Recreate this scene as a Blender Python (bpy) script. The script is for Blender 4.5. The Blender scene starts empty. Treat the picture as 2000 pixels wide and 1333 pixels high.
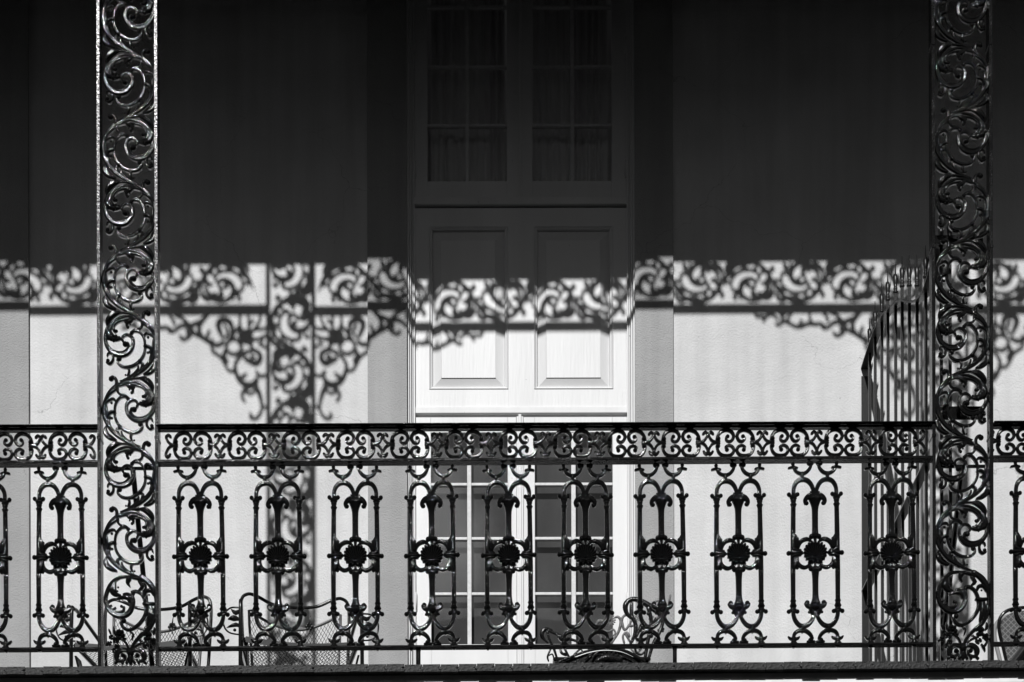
import bpy, bmesh, math, random
from math import sin, cos, pi, sqrt
from mathutils import Matrix, Vector
random.seed(7)
SC = bpy.context.scene
COL = SC.collection

# ------------------------------------------------------------------ camera, sky, sun, exposure
F, CU, CV, DC, ROLL, ZC = 4185.0, 1000.0, 2600.0, 9.0, 0.0025, 1.6
SX, SZ = 0.174, 0.72                     # sun travels (SX, 1, -SZ)
cam_d = bpy.data.cameras.new('camera')
cam = bpy.data.objects.new('camera', cam_d); COL.objects.link(cam)
cam.location = (0, -DC, ZC)
cam.rotation_mode = 'QUATERNION'
cam.rotation_quaternion = (Matrix.Rotation(pi/2, 3, 'X') @ Matrix.Rotation(-ROLL, 3, 'Z')).to_quaternion()
cam_d.sensor_width = 36; cam_d.sensor_fit = 'HORIZONTAL'
cam_d.lens = F*36/2000
cam_d.shift_x = (1000-CU)/2000
cam_d.shift_y = (CV-666.5)/2000
cam_d.clip_end = 600
SC.camera = cam

w = bpy.data.worlds.new('World'); SC.world = w; w.use_nodes = True
nt = w.node_tree; nt.nodes.clear()
wo = nt.nodes.new('ShaderNodeOutputWorld'); bg = nt.nodes.new('ShaderNodeBackground')
sky = nt.nodes.new('ShaderNodeTexSky'); sky.sky_type = 'NISHITA'; sky.sun_disc = False
sky.sun_elevation = math.atan(SZ/sqrt(1+SX*SX)); sky.sun_rotation = math.atan2(-SX, -1)
bw = nt.nodes.new('ShaderNodeRGBToBW')

tc = nt.nodes.new('ShaderNodeTexCoord'); cmap = nt.nodes.new('ShaderNodeMapping'); cmap.inputs['Location'].default_value = (.05, 0, 10.2)
cn = nt.nodes.new('ShaderNodeTexNoise'); cn.inputs['Scale'].default_value = 5.0; cn.inputs['Detail'].default_value = 8
cn.inputs['Roughness'].default_value = .6
cr_ = nt.nodes.new('ShaderNodeMapRange'); cr_.inputs[1].default_value = .54; cr_.inputs[2].default_value = .68
cr_.inputs[3].default_value = 1.0; cr_.inputs[4].default_value = 6
mu = nt.nodes.new('ShaderNodeMath'); mu.operation = 'MULTIPLY'
nt.links.new(sky.outputs[0], bw.inputs[0]); nt.links.new(tc.outputs['Generated'], cmap.inputs[0]); nt.links.new(cmap.outputs[0], cn.inputs['Vector'])
nt.links.new(cn.outputs['Fac'], cr_.inputs[0]); nt.links.new(bw.outputs[0], mu.inputs[0]); nt.links.new(cr_.outputs[0], mu.inputs[1])
nt.links.new(mu.outputs[0], bg.inputs['Color']); nt.links.new(bg.outputs[0], wo.inputs[0])
bg.inputs['Strength'].default_value = 0.029

sl = bpy.data.lights.new('sun', 'SUN'); sl.energy = 4.6; sl.angle = math.radians(0.5); sl.color = (1, 1, 1)
so = bpy.data.objects.new('sun', sl); COL.objects.link(so)
so.rotation_mode = 'QUATERNION'
so.rotation_quaternion = Vector((SX, 1, -SZ)).to_track_quat('-Z', 'Y'); so.location = (-4, -20, 16)
SC.view_settings.view_transform = 'Standard'; SC.view_settings.look = 'None'
SC.view_settings.exposure = 0; SC.view_settings.gamma = 1; SC.view_settings.use_curve_mapping = False
SC.render.engine = 'CYCLES'

# ------------------------------------------------------------------ survey: photograph readings -> metres on a plane at depth y
def P(u, v, y):
    a = (u-CU)/F; b = (CV-v)/F
    dx = a*cos(ROLL) + b*sin(ROLL); dz = -a*sin(ROLL) + b*cos(ROLL)
    return dx*(DC+y), ZC + dz*(DC+y)
def gx(u, y): return (u-1000+4.75)*(DC+y)/F
def gz(v, y): return ZC + (CV-v)*(DC+y)/F
S = DC/F                                  # metres per reading at the railing plane
YW = 2.465                                # wall
YP = 2.443                                # pilaster face
YD = 2.539                                # door face

# ------------------------------------------------------------------ materials
def mat(name, base, rough=.6, bump=0., bscale=60, spec=.5, var=0., vscale=4, vstretch=None, spots=0., coat=0, bdetail=3, bstretch=None):
    m = bpy.data.materials.new(name); m.use_nodes = True
    n = m.node_tree; b = n.nodes['Principled BSDF']
    b.inputs['Base Color'].default_value = (base, base, base, 1)
    b.inputs['Roughness'].default_value = rough
    b.inputs['Specular IOR Level'].default_value = spec
    if coat: b.inputs['Coat Weight'].default_value = coat; b.inputs['Coat Roughness'].default_value = .12
    t = n.nodes.new('ShaderNodeTexCoord')
    def noise(sc, det, st):
        no = n.nodes.new('ShaderNodeTexNoise'); no.inputs['Scale'].default_value = sc; no.inputs['Detail'].default_value = det
        mp = n.nodes.new('ShaderNodeMapping')
        if st: mp.inputs['Scale'].default_value = st
        n.links.new(t.outputs['Object'], mp.inputs[0]); n.links.new(mp.outputs[0], no.inputs['Vector'])
        return no
    last = None
    if var:
        no = noise(vscale, 6, vstretch)
        mr = n.nodes.new('ShaderNodeMapRange'); mr.inputs[1].default_value = .3; mr.inputs[2].default_value = .7
        mr.inputs[3].default_value = base*(1-var); mr.inputs[4].default_value = base*(1+var)
        n.links.new(no.outputs['Fac'], mr.inputs[0]); last = mr.outputs[0]
    if spots:
        no = noise(45, 3, None)
        mr = n.nodes.new('ShaderNodeMapRange'); mr.inputs[1].default_value = .74; mr.inputs[2].default_value = .77
        mr.inputs[3].default_value = 1; mr.inputs[4].default_value = 1-spots
        n.links.new(no.outputs['Fac'], mr.inputs[0])
        mm = n.nodes.new('ShaderNodeMath'); mm.operation = 'MULTIPLY'
        if last is None: mm.inputs[1].default_value = base
        else: n.links.new(last, mm.inputs[1])
        n.links.new(mr.outputs[0], mm.inputs[0]); last = mm.outputs[0]
    if last is not None: n.links.new(last, b.inputs['Base Color'])
    if bump:
        no = noise(bscale, bdetail, bstretch)
        bp = n.nodes.new('ShaderNodeBump'); bp.inputs['Strength'].default_value = 1.0; bp.inputs['Distance'].default_value = bump
        n.links.new(no.outputs['Fac'], bp.inputs['Height']); n.links.new(bp.outputs[0], b.inputs['Normal'])
    return m
M = {}
M['iron'] = mat('black_iron_paint', .004, .09, .0012, 135, .22)
M['bar'] = mat('black_iron_bar', .005, .16, .0010, 125, .17)
M['rail'] = mat('black_rail_paint', .005, .15, .0009, 125, .2)
M['stucco'] = mat('stucco', .56, .9, .0028, 95, .2, .09, 1.9, None, .35)
M['rough'] = mat('roughcast_stucco', .33, .95, .0046, 120, .15, .07, 2.2, None, .3)
M['paint'] = mat('white_gloss_paint', .61, .45, .0010, 14, .4, .06, 5, (1, 1, .15), .25, bstretch=(6, 1, .5))
M['paint2'] = mat('white_casing_paint', .62, .5, .0008, 20, .4, .05, 9, (1, 1, .1), .5, bstretch=(4, 1, .3))
M['putty'] = mat('glazing_bar_paint', .58, .6, .0012, 80, .3, .1, 60)
M['plank'] = mat('dark_painted_board', .018, .45, .0030, 130, .2, .7, 60)
M['dark'] = mat('dark_beam_paint', .02, .6, .001, 60)
M['fascia'] = mat('fascia_paint', .7, .6, .001, 40, .3, .1, 12)
M['ceil'] = mat('ceiling_boards', .02, .8)
M['street'] = mat('asphalt', .03, .9, .003, 30, .3, .2, 3)
M['walk'] = mat('pavement_concrete', .055, .9, .002, 20, .2, .15, 2)
M['curtain'] = mat('white_curtain', .88, .9, .0008, 300, .1, .08, 20, (1, 1, .1))
M['blind'] = mat('grey_blind', .048, .85, .0010, 12, .2, .35, 4, (1, 1, .5))
M['room'] = mat('dark_room', .03, .9)
M['chair'] = mat('black_chair_enamel', .006, .16, .0003, 200, .3)
M['seatedge'] = mat('chair_flat_bar', .045, .4, .0003, 200, .5)
M['cast'] = mat('worn_cast_metal', .008, .18, .0010, 170, .3, .7, 60)
M['cast_pale'] = mat('pale_cast_metal', .10, .4, .0014, 170, .4, .7, 70)  # paler grey than the arms, for the ornate chair's back and daisies
M['brick'] = mat('render_across_street', .06, .9, .002, 30, .2, .1, 1)
M['side'] = mat('cushion_edge', .22, .8, .001, 60)
M['screen'] = mat('screen_iron', .016, .28, .0006, 150, .25)
def weather(m, base):
    n = m.node_tree; b = n.nodes['Principled BSDF']; t = n.nodes.new('ShaderNodeTexCoord')
    src = b.inputs['Base Color'].links[0].from_socket; cur = src
    def mul(cur, out, a0, a1, lo, hi):
        mr = n.nodes.new('ShaderNodeMapRange'); mr.inputs[1].default_value = a0; mr.inputs[2].default_value = a1; mr.inputs[3].default_value = lo; mr.inputs[4].default_value = hi
        mm = n.nodes.new('ShaderNodeMath'); mm.operation = 'MULTIPLY'
        n.links.new(out, mr.inputs[0]); n.links.new(mr.outputs[0], mm.inputs[0]); n.links.new(cur, mm.inputs[1]); return mm.outputs[0]
    # rain streaks
    mp = n.nodes.new('ShaderNodeMapping'); mp.inputs['Scale'].default_value = (7, 1, .45); no = n.nodes.new('ShaderNodeTexNoise'); no.inputs['Scale'].default_value = 1.6; no.inputs['Detail'].default_value = 5
    n.links.new(t.outputs['Object'], mp.inputs[0]); n.links.new(mp.outputs[0], no.inputs['Vector']); cur = mul(cur, no.outputs['Fac'], .35, .7, 1.04, .89)
    # hairline cracks: thin cells, only inside scattered patches
    vo = n.nodes.new('ShaderNodeTexVoronoi'); vo.feature = 'DISTANCE_TO_EDGE'; vo.inputs['Scale'].default_value = 1.7
    wn = n.nodes.new('ShaderNodeTexNoise'); wn.inputs['Scale'].default_value = 6; wn.inputs['Detail'].default_value = 6
    ad = n.nodes.new('ShaderNodeMixRGB'); ad.blend_type = 'ADD'; ad.inputs[0].default_value = .22
    n.links.new(t.outputs['Object'], wn.inputs['Vector']); n.links.new(t.outputs['Object'], ad.inputs[1]); n.links.new(wn.outputs['Color'], ad.inputs[2]); n.links.new(ad.outputs[0], vo.inputs['Vector'])
    cr = n.nodes.new('ShaderNodeMapRange'); cr.inputs[1].default_value = 0; cr.inputs[2].default_value = .0032; cr.inputs[3].default_value = 1; cr.inputs[4].default_value = 0
    n.links.new(vo.outputs['Distance'], cr.inputs[0])
    pn = n.nodes.new('ShaderNodeTexNoise'); pn.inputs['Scale'].default_value = 1.3; n.links.new(t.outputs['Object'], pn.inputs['Vector'])
    pr = n.nodes.new('ShaderNodeMapRange'); pr.inputs[1].default_value = .5; pr.inputs[2].default_value = .62; n.links.new(pn.outputs['Fac'], pr.inputs[0])
    cm = n.nodes.new('ShaderNodeMath'); cm.operation = 'MULTIPLY'; n.links.new(cr.outputs[0], cm.inputs[0]); n.links.new(pr.outputs[0], cm.inputs[1])
    cur = mul(cur, cm.outputs[0], 0, 1, 1, .6)
    n.links.new(cur, b.inputs['Base Color'])
    # trowel undulation added under the grain
    un = n.nodes.new('ShaderNodeTexNoise'); un.inputs['Scale'].default_value = 5; un.inputs['Detail'].default_value = 2; n.links.new(t.outputs['Object'], un.inputs['Vector'])
    bp = n.nodes.new('ShaderNodeBump'); bp.inputs['Strength'].default_value = 1; bp.inputs['Distance'].default_value = .010; n.links.new(un.outputs['Fac'], bp.inputs['Height'])
    old = b.inputs['Normal'].links[0].from_node; n.links.new(bp.outputs[0], old.inputs['Normal'])
weather(M['stucco'], .56); weather(M['rough'], .33)
def rough_var(m, lo, hi, sc):
    n = m.node_tree; b = n.nodes['Principled BSDF']; t = n.nodes.new('ShaderNodeTexCoord'); no = n.nodes.new('ShaderNodeTexNoise'); no.inputs['Scale'].default_value = sc; no.inputs['Detail'].default_value = 4
    mr = n.nodes.new('ShaderNodeMapRange'); mr.inputs[1].default_value = .4; mr.inputs[2].default_value = .65; mr.inputs[3].default_value = lo; mr.inputs[4].default_value = hi
    n.links.new(t.outputs['Object'], no.inputs['Vector']); n.links.new(no.outputs['Fac'], mr.inputs[0]); n.links.new(mr.outputs[0], b.inputs['Roughness'])
rough_var(M['iron'], .045, .11, 14); rough_var(M['bar'], .10, .24, 9); rough_var(M['rail'], .10, .24, 9)
def fabric():
    m = mat('lattice_fabric', .10, .9)
    n = m.node_tree; b = n.nodes['Principled BSDF']; t = n.nodes.new('ShaderNodeTexCoord')
    outs = []
    for s in (1, -1):
        wv = n.nodes.new('ShaderNodeTexWave'); wv.inputs['Scale'].default_value = 16; wv.bands_direction = 'X'
        mp = n.nodes.new('ShaderNodeMapping'); mp.inputs['Rotation'].default_value = (0, s*pi/4, 0)
        n.links.new(t.outputs['Object'], mp.inputs[0]); n.links.new(mp.outputs[0], wv.inputs['Vector']); outs.append(wv.outputs['Fac'])
    mx = n.nodes.new('ShaderNodeMath'); mx.operation = 'MAXIMUM'
    n.links.new(outs[0], mx.inputs[0]); n.links.new(outs[1], mx.inputs[1])
    mr = n.nodes.new('ShaderNodeMapRange'); mr.inputs[1].default_value = .75; mr.inputs[2].default_value = 1; mr.inputs[3].default_value = .055; mr.inputs[4].default_value = .15
    n.links.new(mx.outputs[0], mr.inputs[0]); n.links.new(mr.outputs[0], b.inputs['Base Color'])
    return m
M['fabric'] = fabric()
def glass():
    m = bpy.data.materials.new('window_glass'); m.use_nodes = True
    n = m.node_tree; n.nodes.clear()
    o = n.nodes.new('ShaderNodeOutputMaterial'); mx = n.nodes.new('ShaderNodeMixShader')
    tr = n.nodes.new('ShaderNodeBsdfTransparent'); tr.inputs[0].default_value = (.95, .95, .95, 1)
    gl = n.nodes.new('ShaderNodeBsdfGlossy'); gl.inputs['Roughness'].default_value = .02
    fr = n.nodes.new('ShaderNodeFresnel'); fr.inputs['IOR'].default_value = 1.7
    t = n.nodes.new('ShaderNodeTexCoord'); no = n.nodes.new('ShaderNodeTexNoise'); no.inputs['Scale'].default_value = 3; no.inputs['Detail'].default_value = 0
    bp = n.nodes.new('ShaderNodeBump'); bp.inputs['Distance'].default_value = .0025; bp.inputs['Strength'].default_value = .6
    n.links.new(t.outputs['Object'], no.inputs['Vector']); n.links.new(no.outputs['Fac'], bp.inputs['Height'])
    n.links.new(bp.outputs[0], gl.inputs['Normal'])
    ge = n.nodes.new('ShaderNodeNewGeometry'); sb = n.nodes.new('ShaderNodeMath'); sb.operation = 'SUBTRACT'; sb.inputs[0].default_value = 1
    n.links.new(ge.outputs['Backfacing'], sb.inputs[1]); ml = n.nodes.new('ShaderNodeMath'); ml.operation = 'MULTIPLY'
    n.links.new(sb.outputs[0], ml.inputs[0]); n.links.new(fr.outputs[0], ml.inputs[1]); n.links.new(ml.outputs[0], mx.inputs[0]); n.links.new(tr.outputs[0], mx.inputs[1]); n.links.new(gl.outputs[0], mx.inputs[2])
    n.links.new(mx.outputs[0], o.inputs[0])
    return m
M['glass'] = glass()

# ------------------------------------------------------------------ mesh helpers
ROUND = [(1, 0), (.87, .55), (.5, .95), (0, 1.12), (-.5, .95), (-.87, .55), (-1, 0), (-.72, None), (.72, None)]
GROOVE = [(1, 0), (.90, .55), (.58, 1.05), (.15, .62), (-.20, 1.0), (-.75, .80), (-1, 0), (-.72, None), (.72, None)]
def catmull(pts, n):
    if len(pts) < 3: return [tuple(a+(b-a)*k/n for a, b in zip(pts[0], pts[1])) for k in range(n+1)]
    out = []; L = len(pts)
    for i in range(L-1):
        p0 = pts[max(i-1, 0)]; p1 = pts[i]; p2 = pts[i+1]; p3 = pts[min(i+2, L-1)]
        for k in range(n):
            t = k/n
            out.append(tuple(.5*((2*b)+(-a+c)*t+(2*a-5*b+4*c-d)*t*t+(-a+3*b-3*c+d)*t**3) for a, b, c, d in zip(p0, p1, p2, p3)))
    out.append(tuple(pts[-1])); return out
class MB:
    def __init__(s, ox=0, ov=0, k=1.0, y=0.0, fx=1):
        s.v = []; s.f = []; s.ox = ox; s.ov = ov; s.k = k; s.y = y; s.fx = fx; s.wf = 1.0; s.T = .004
    def q(s, x, v): return ((x-s.ox)*s.k*s.fx, (s.ov-v)*s.k)
    def rings(s, rs):
        b = len(s.v); n = len(rs[0])
        for r in rs: s.v += r
        for i in range(len(rs)-1):
            for j in range(n):
                k = (j+1) % n
                s.f.append((b+i*n+j, b+i*n+k, b+(i+1)*n+k, b+(i+1)*n+j))
        s.f.append(tuple(b+j for j in range(n))[::-1]); s.f.append(tuple(b+(len(rs)-1)*n+j for j in range(n)))
    def stroke(s, pts, dep=1.0, n=4, prof=None, dy=0., flat=False):
        P3 = catmull([(*s.q(a, b), c*s.k*s.wf) for a, b, c in pts], n)
        L = len(P3)
        prof = prof or ROUND
        ring = []
        T = []
        for i in range(L):
            a = P3[max(i-1, 0)]; b = P3[min(i+1, L-1)]
            tx, tz = b[0]-a[0], b[1]-a[1]; l = sqrt(tx*tx+tz*tz) or 1e-9; T.append((tx/l, tz/l))
        seq = []
        if not flat:
            x, z, ww = P3[0]; t = T[0]
            for e, c in ((.48, .25), (.36, .7)): seq.append((x-t[0]*ww*e, z-t[1]*ww*e, max(ww*c, 1e-5), t))
        for p, t in zip(P3, T): seq.append((p[0], p[1], max(p[2], 1e-5), t))
        if not flat:
            x, z, ww = P3[-1]; t = T[-1]
            for e, c in ((.36, .7), (.48, .25)): seq.append((x+t[0]*ww*e, z+t[1]*ww*e, max(ww*c, 1e-5), t))
        for x, z, ww, t in seq:
            nx, nz = -t[1], t[0]
            ring.append([(x+nx*ww/2*a, s.y+dy+(s.T if b is None else -ww/2*dep*b), z+nz*ww/2*a) for a, b in prof])
        s.rings(ring)
    def ball(s, x, v, r, dep=1.0, dy=0.):
        x, z = s.q(x, v); r *= s.k*(1+(s.wf-1)*.5)
        rs = []
        for i in range(7):
            a = pi*i/6; rr = max(sin(a)*r, r*.02)
            rs.append([(x+rr*cos(2*pi*j/9), s.y+dy-cos(a)*r*dep, z+rr*sin(2*pi*j/9)) for j in range(9)])
        s.rings(rs)
    def tube(s, pts, r, n=5, sides=7, curve=True):
        pts = [(*p, r) if len(p) == 3 else p for p in pts]
        Q = catmull(pts, n) if curve and len(pts) > 2 else pts
        up = Vector((.13, .31, .94)); rs = []
        prev = None
        for i in range(len(Q)):
            a = Vector(Q[max(i-1, 0)][:3]); b = Vector(Q[min(i+1, len(Q)-1)][:3]); t = (b-a).normalized()
            if prev is None:
                u = t.cross(up).normalized()
            else:
                u = (prev - t*prev.dot(t)).normalized()
            prev = u; w_ = t.cross(u); c = Vector(Q[i][:3]); rr = Q[i][3]
            rs.append([tuple(c+u*rr*cos(2*pi*j/sides)+w_*rr*sin(2*pi*j/sides)) for j in range(sides)])
        s.rings(rs)
    def box(s, x0, x1, y0, y1, z0, z1):
        b = len(s.v)
        s.v += [(x0, y0, z0), (x1, y0, z0), (x1, y1, z0), (x0, y1, z0), (x0, y0, z1), (x1, y0, z1), (x1, y1, z1), (x0, y1, z1)]
        s.f += [tuple(b+i for i in t) for t in ((0, 3, 2, 1), (4, 5, 6, 7), (0, 1, 5, 4), (1, 2, 6, 5), (2, 3, 7, 6), (3, 0, 4, 7))]
    def hexa(s, a, b2, y0, y1):                       # frustum between rect a at y0 and rect b2 at y1 (front = b2)
        b = len(s.v)
        for (x0, x1, z0, z1), y in ((a, y0), (b2, y1)):
            s.v += [(x0, y, z0), (x1, y, z0), (x1, y, z1), (x0, y, z1)]
        s.f += [tuple(b+i for i in t) for t in ((4, 5, 6, 7), (0, 1, 5, 4), (1, 2, 6, 5), (2, 3, 7, 6), (3, 0, 4, 7))]
    def quadring(s, a, b2, y0, y1):                   # open sloping ring between two rects
        b = len(s.v)
        for (x0, x1, z0, z1), y in ((a, y0), (b2, y1)):
            s.v += [(x0, y, z0), (x1, y, z0), (x1, y, z1), (x0, y, z1)]
        s.f += [tuple(b+i for i in t) for t in ((0, 1, 5, 4), (1, 2, 6, 5), (2, 3, 7, 6), (3, 0, 4, 7))]
    def mesh(s, name, m, smooth=True, xf=None):
        me = bpy.data.meshes.new(name)
        vs = [xf(*p) for p in s.v] if xf else s.v
        me.from_pydata(vs, [], s.f); me.materials.append(m)
        bm = bmesh.new(); bm.from_mesh(me); bmesh.ops.recalc_face_normals(bm, faces=bm.faces); bm.to_mesh(me); bm.free()
        if smooth: me.polygons.foreach_set('use_smooth', [True]*len(me.polygons))
        return me
def link(name, me, parent=None, loc=(0, 0, 0), rot=(0, 0, 0), scale=None):
    o = bpy.data.objects.new(name, me); COL.objects.link(o); o.parent = parent; o.location = loc; o.rotation_euler = rot
    if scale: o.scale = scale
    return o
def part(name, mb, m, parent=None, loc=(0, 0, 0), smooth=False, bevel=0, rot=(0, 0, 0)):
    o = link(name, mb.mesh(name, m, smooth), parent, loc, rot)
    if bevel:
        b = o.modifiers.new('bevel', 'BEVEL'); b.width = bevel; b.segments = 2; b.limit_method = 'ANGLE'
    return o
def tag(o, label=None, cat=None, group=None, kind=None):
    if label: o['label'] = label
    if cat: o['category'] = cat
    if group: o['group'] = group
    if kind: o['kind'] = kind
    return o
def thing(name, label, cat, loc=(0, 0, 0), group=None, rz=0):
    o = bpy.data.objects.new(name, None); COL.objects.link(o); o.location = loc; o.rotation_euler = (0, 0, rz); o.empty_display_size = .1
    return tag(o, label, cat, group)
def boxm(x0, x1, y0, y1, z0, z1):
    b = MB(); b.box(x0, x1, y0, y1, z0, z1); return b

ZD = gz(1296, -.08)                         # top of the deck

# ------------------------------------------------------------------ ground and street
g = part('ground', boxm(-90, 90, -160, 60, -.30, -.02), M['street']); tag(g, kind='structure')
g = part('road', boxm(-60, 60, -15.2, -2.0, -.019, 0), M['street']); tag(g, kind='structure')
for nm, a, b in (('pavement', -2.0, 2.5), ('pavement', -20, -15.2)):
    g = part(nm, boxm(-60, 60, a, b, -.015, .13), M['walk'], bevel=.02); tag(g, kind='structure')

# ------------------------------------------------------------------ building across the street (seen only mirrored in the panes)
across = thing('brick_building', 'plain grey building across the street, mirrored dark in the door glass', 'building', (0, -20, 0))
bm_ = MB(); bm_.box(-44, 40, -9, 0, .131, 12.3); part('wall', bm_, M['brick'], across)
bm_ = MB(); bm_.box(-44.3, 40.3, -9.3, .3, 12.303, 12.75); part('roof', bm_, M['dark'], across)
wm = MB(); wm.box(-.55, .55, .003, .06, -1, 1); wme = wm.mesh('window', M['dark'], False)
for i in range(24):
    for z in (2.4, 6.2, 9.9): link('window', wme, across, (-42+i*3.5, 0, z))

# ------------------------------------------------------------------ house
house = thing('town_house', 'tall stuccoed house front with pale walls, grey pilasters and white panelled door', 'house', (0, YW, ZD))
H = (0, -YW, -ZD)                           # children are built in world coordinates and shifted to the house's base
ZT = gz(-420, 0)                            # a little above the gallery ceiling
CXD = gx(1018, YW)
PITCH = gx(1315, YW)-gx(58, YW)
ol, orr = gx(796.5, YW), gx(1239.5, YW)
offs = [-PITCH, 0, PITCH*1.062]
holes = [(ol+o, orr+o) for o in offs]
ztop = gz(-330, YW)
xs = [-9.0]
for a, b in holes: xs += [a, b]
xs.append(9.0)
for i in range(0, len(xs), 2):
    part('wall', boxm(xs[i], xs[i+1], YW, YW+.35, .131, 9.5), M['stucco'], house, H)
for a, b in holes:
    part('wall', boxm(a, b, YW, YW+.35, ztop, 9.5), M['stucco'], house, H)
    part('wall', boxm(a, b, YW, YW+.35, .131, ZD-.05), M['stucco'], house, H)
part('room_shell', boxm(-9, 9, YW+1.6, YW+1.8, .131, 9.5), M['room'], house, H)
part('room_floor', boxm(-9, 9, YW+.36, YW+1.59, ZD-.2, ZD-.02), M['room'], house, H)
for o in offs:
    for a, b in ((718, 795), (1240.5, 1315.5)):
        part('pilaster', boxm(gx(a, YP)+o, gx(b, YP)+o, YP, YW-.003, ZD-.3, ztop+.5), M['rough'], house, H, bevel=.003)

def door_bay(dx, real):
    X = lambda u, y=YD: gx(u, y)+dx
    Z = lambda v, y=YD: gz(v, y)
    # moulded casing: stepped back from the pilaster to the door face
    for side in (0, 1):
        c = MB()
        steps = [(796.5, 800, YP+.028, YD+.06), (800, 803.5, YP+.048, YD+.06), (803.5, 806.5, YP+.072, YD+.06), (806.5, 810.6, YD-.02, YD+.06)] if side == 0 else \
                [(1236, 1239.5, YP+.028, YD+.06), (1232, 1236, YP+.048, YD+.06), (1229, 1232, YP+.072, YD+.06), (1225, 1229, YD-.02, YD+.06)]
        for a, b, y0, y1 in steps:
            c.box(X(a, YD-.05)+.0006, X(b, YD-.05)-.0006, y0, y1, ZD-.04, ztop-.01)
        part('door_casing', c, M['paint2'], house, H, bevel=.003)
    # solid panel section
    pn = MB()
    L, R, T, B = 811, 1224.5, 407, 796
    Ps = [(839, 992, 443, 760), (1044, 1197, 443, 760)]
    pn.box(X(L), X(839), YD, YD+.05, Z(B), Z(T)); pn.box(X(1197), X(R), YD, YD+.05, Z(B), Z(T)); pn.box(X(992), X(1044), YD, YD+.05, Z(B), Z(T))
    for a, b, t, bo in Ps:
        pn.box(X(a), X(b), YD, YD+.05, Z(t), Z(T)); pn.box(X(a), X(b), YD, YD+.05, Z(B), Z(bo))
    sec = part('door_panel_section', pn, M['paint'], house, H)
    for a, b, t, bo in Ps:
        p = MB()
        R0 = (X(a), X(b), Z(bo), Z(t)); i = .008
        R1 = (R0[0]+i, R0[1]-i, R0[2]+i, R0[3]-i); i = .006
        R2 = (R1[0]+i, R1[1]-i, R1[2]+i, R1[3]-i); i = .005
        R3 = (R2[0]+i, R2[1]-i, R2[2]+i, R2[3]-i)
        p.quadring(R0, R1, YD-.005, YD+.004); p.quadring(R1, R2, YD+.004, YD+.006); p.quadring(R2, R3, YD+.006, YD+.022)
        p.quadring((R0[0]-.004, R0[1]+.004, R0[2]-.004, R0[3]+.004), R0, YD+.002, YD-.005)
        part('panel_moulding', p, M['paint'], sec)
        p = MB(); R4 = (X(a+23), X(b-24), Z(bo-22), Z(t+27))
        p.quadring(R3, (R4[0]-.001, R4[1]+.001, R4[2]-.001, R4[3]+.001), YD+.022, YD+.005)
        p.box(R4[0], R4[1], YD+.0005, YD+.03, R4[2], R4[3])
        p.box(R3[0]-.01, R3[1]+.01, YD+.03, YD+.04, R3[2]-.01, R3[3]+.01)
        part('raised_panel', p, M['paint'], sec, smooth=False)
    # rails of the bay
    part('transom_rail', boxm(X(810.8), X(1224.8), YD-.022, YD+.05, Z(402.5), Z(389)), M['paint2'], house, H, bevel=.003)
    part('transom_rail', boxm(X(810.8), X(1224.8), YD-.010, YD+.05, Z(808.5), Z(796.4)), M['paint2'], house, H, bevel=.003)
    # leaves
    def leaf(nm, x0, x1, vt, vb, gx0, gx1, cols, rows, vgb, glassy, fold):
        lf = MB(); g0, g1 = rows[0][0], rows[-1][1]
        lf.box(X(x0), X(gx0), YD, YD+.045, Z(vb), Z(vt)); lf.box(X(gx1), X(x1), YD, YD+.045, Z(vb), Z(vt))
        lf.box(X(gx0), X(gx1), YD, YD+.045, Z(vb), Z(g1)); 
        if vt < g0: lf.box(X(gx0), X(gx1), YD, YD+.045, Z(g0), Z(vt))
        l = part(nm, lf, M['paint'], house, H, bevel=.002)
        for (a, b), (c, d) in zip(cols[:-1], cols[1:]):
            mb = MB(); mb.box(X(b)+.0005, X(c)-.0005, YD+.004, YD+.035, Z(g1), Z(g0)); part('glazing_bar', mb, M['putty'], l, bevel=.003)
        for (a, b), (c, d) in zip(rows[:-1], rows[1:]):
            for ca, cb in cols:
                mb = MB(); mb.box(X(ca), X(cb), YD+.006, YD+.033, Z(c)+.0005, Z(b)-.0005); part('glazing_bar', mb, M['putty'], l, bevel=.003)
        for ca, cb in cols:
            for a, b in rows:
                mb = MB(); mb.box(X(ca)-.002, X(cb)+.002, YD+.022, YD+.025, Z(b)-.002, Z(a)+.002)
                pane = part('pane', mb, M['glass'], l)
        return l
    up_rows = [(-330, -228), (-223, -111), (-106, 8), (14, 126), (131, 240.5), (246.5, 354)]
    lo_rows = [(845, 942), (948, 1048), (1054, 1156), (1162, 1258.5)]
    leaf('upper_casement', 811.5, 1016.6, -400, 388.5, 836, 991, [(836, 909.5), (917, 991)], up_rows, 354, True, 0)
    leaf('upper_casement', 1019, 1224.3, -400, 388.5, 1041, 1196, [(1041, 1115.5), (1123, 1196)], up_rows, 354, True, 0)
    part('astragal', boxm(X(1015), X(1020.6), YD-.008, YD+.04, Z(388), Z(-399)), M['paint2'], house, H, bevel=.003)
    leaf('glazed_door', 811.5, 1008, 815, 1560, 841, 991, [(841, 911.5), (920, 991)], lo_rows, 1258, True, 0)
    leaf('glazed_door', 1022, 1224.3, 815, 1560, 1044, 1196, [(1044, 1115), (1124, 1196)], lo_rows, 1258, True, 0)
    ab = MB(); ab.box(X(1008.4), X(1021.6), YD-.012, YD+.04, ZD-.03, Z(815)); ab.box(X(1012), X(1018), YD-.020, YD-.0125, ZD-.03, Z(812)); part('astragal', ab, M['paint2'], house, H, bevel=.003)
    part('door_head', boxm(X(811.5), X(1224.3), YD+.02, YD+.05, Z(814.6), Z(808.9)), M['paint'], house, H)
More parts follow.
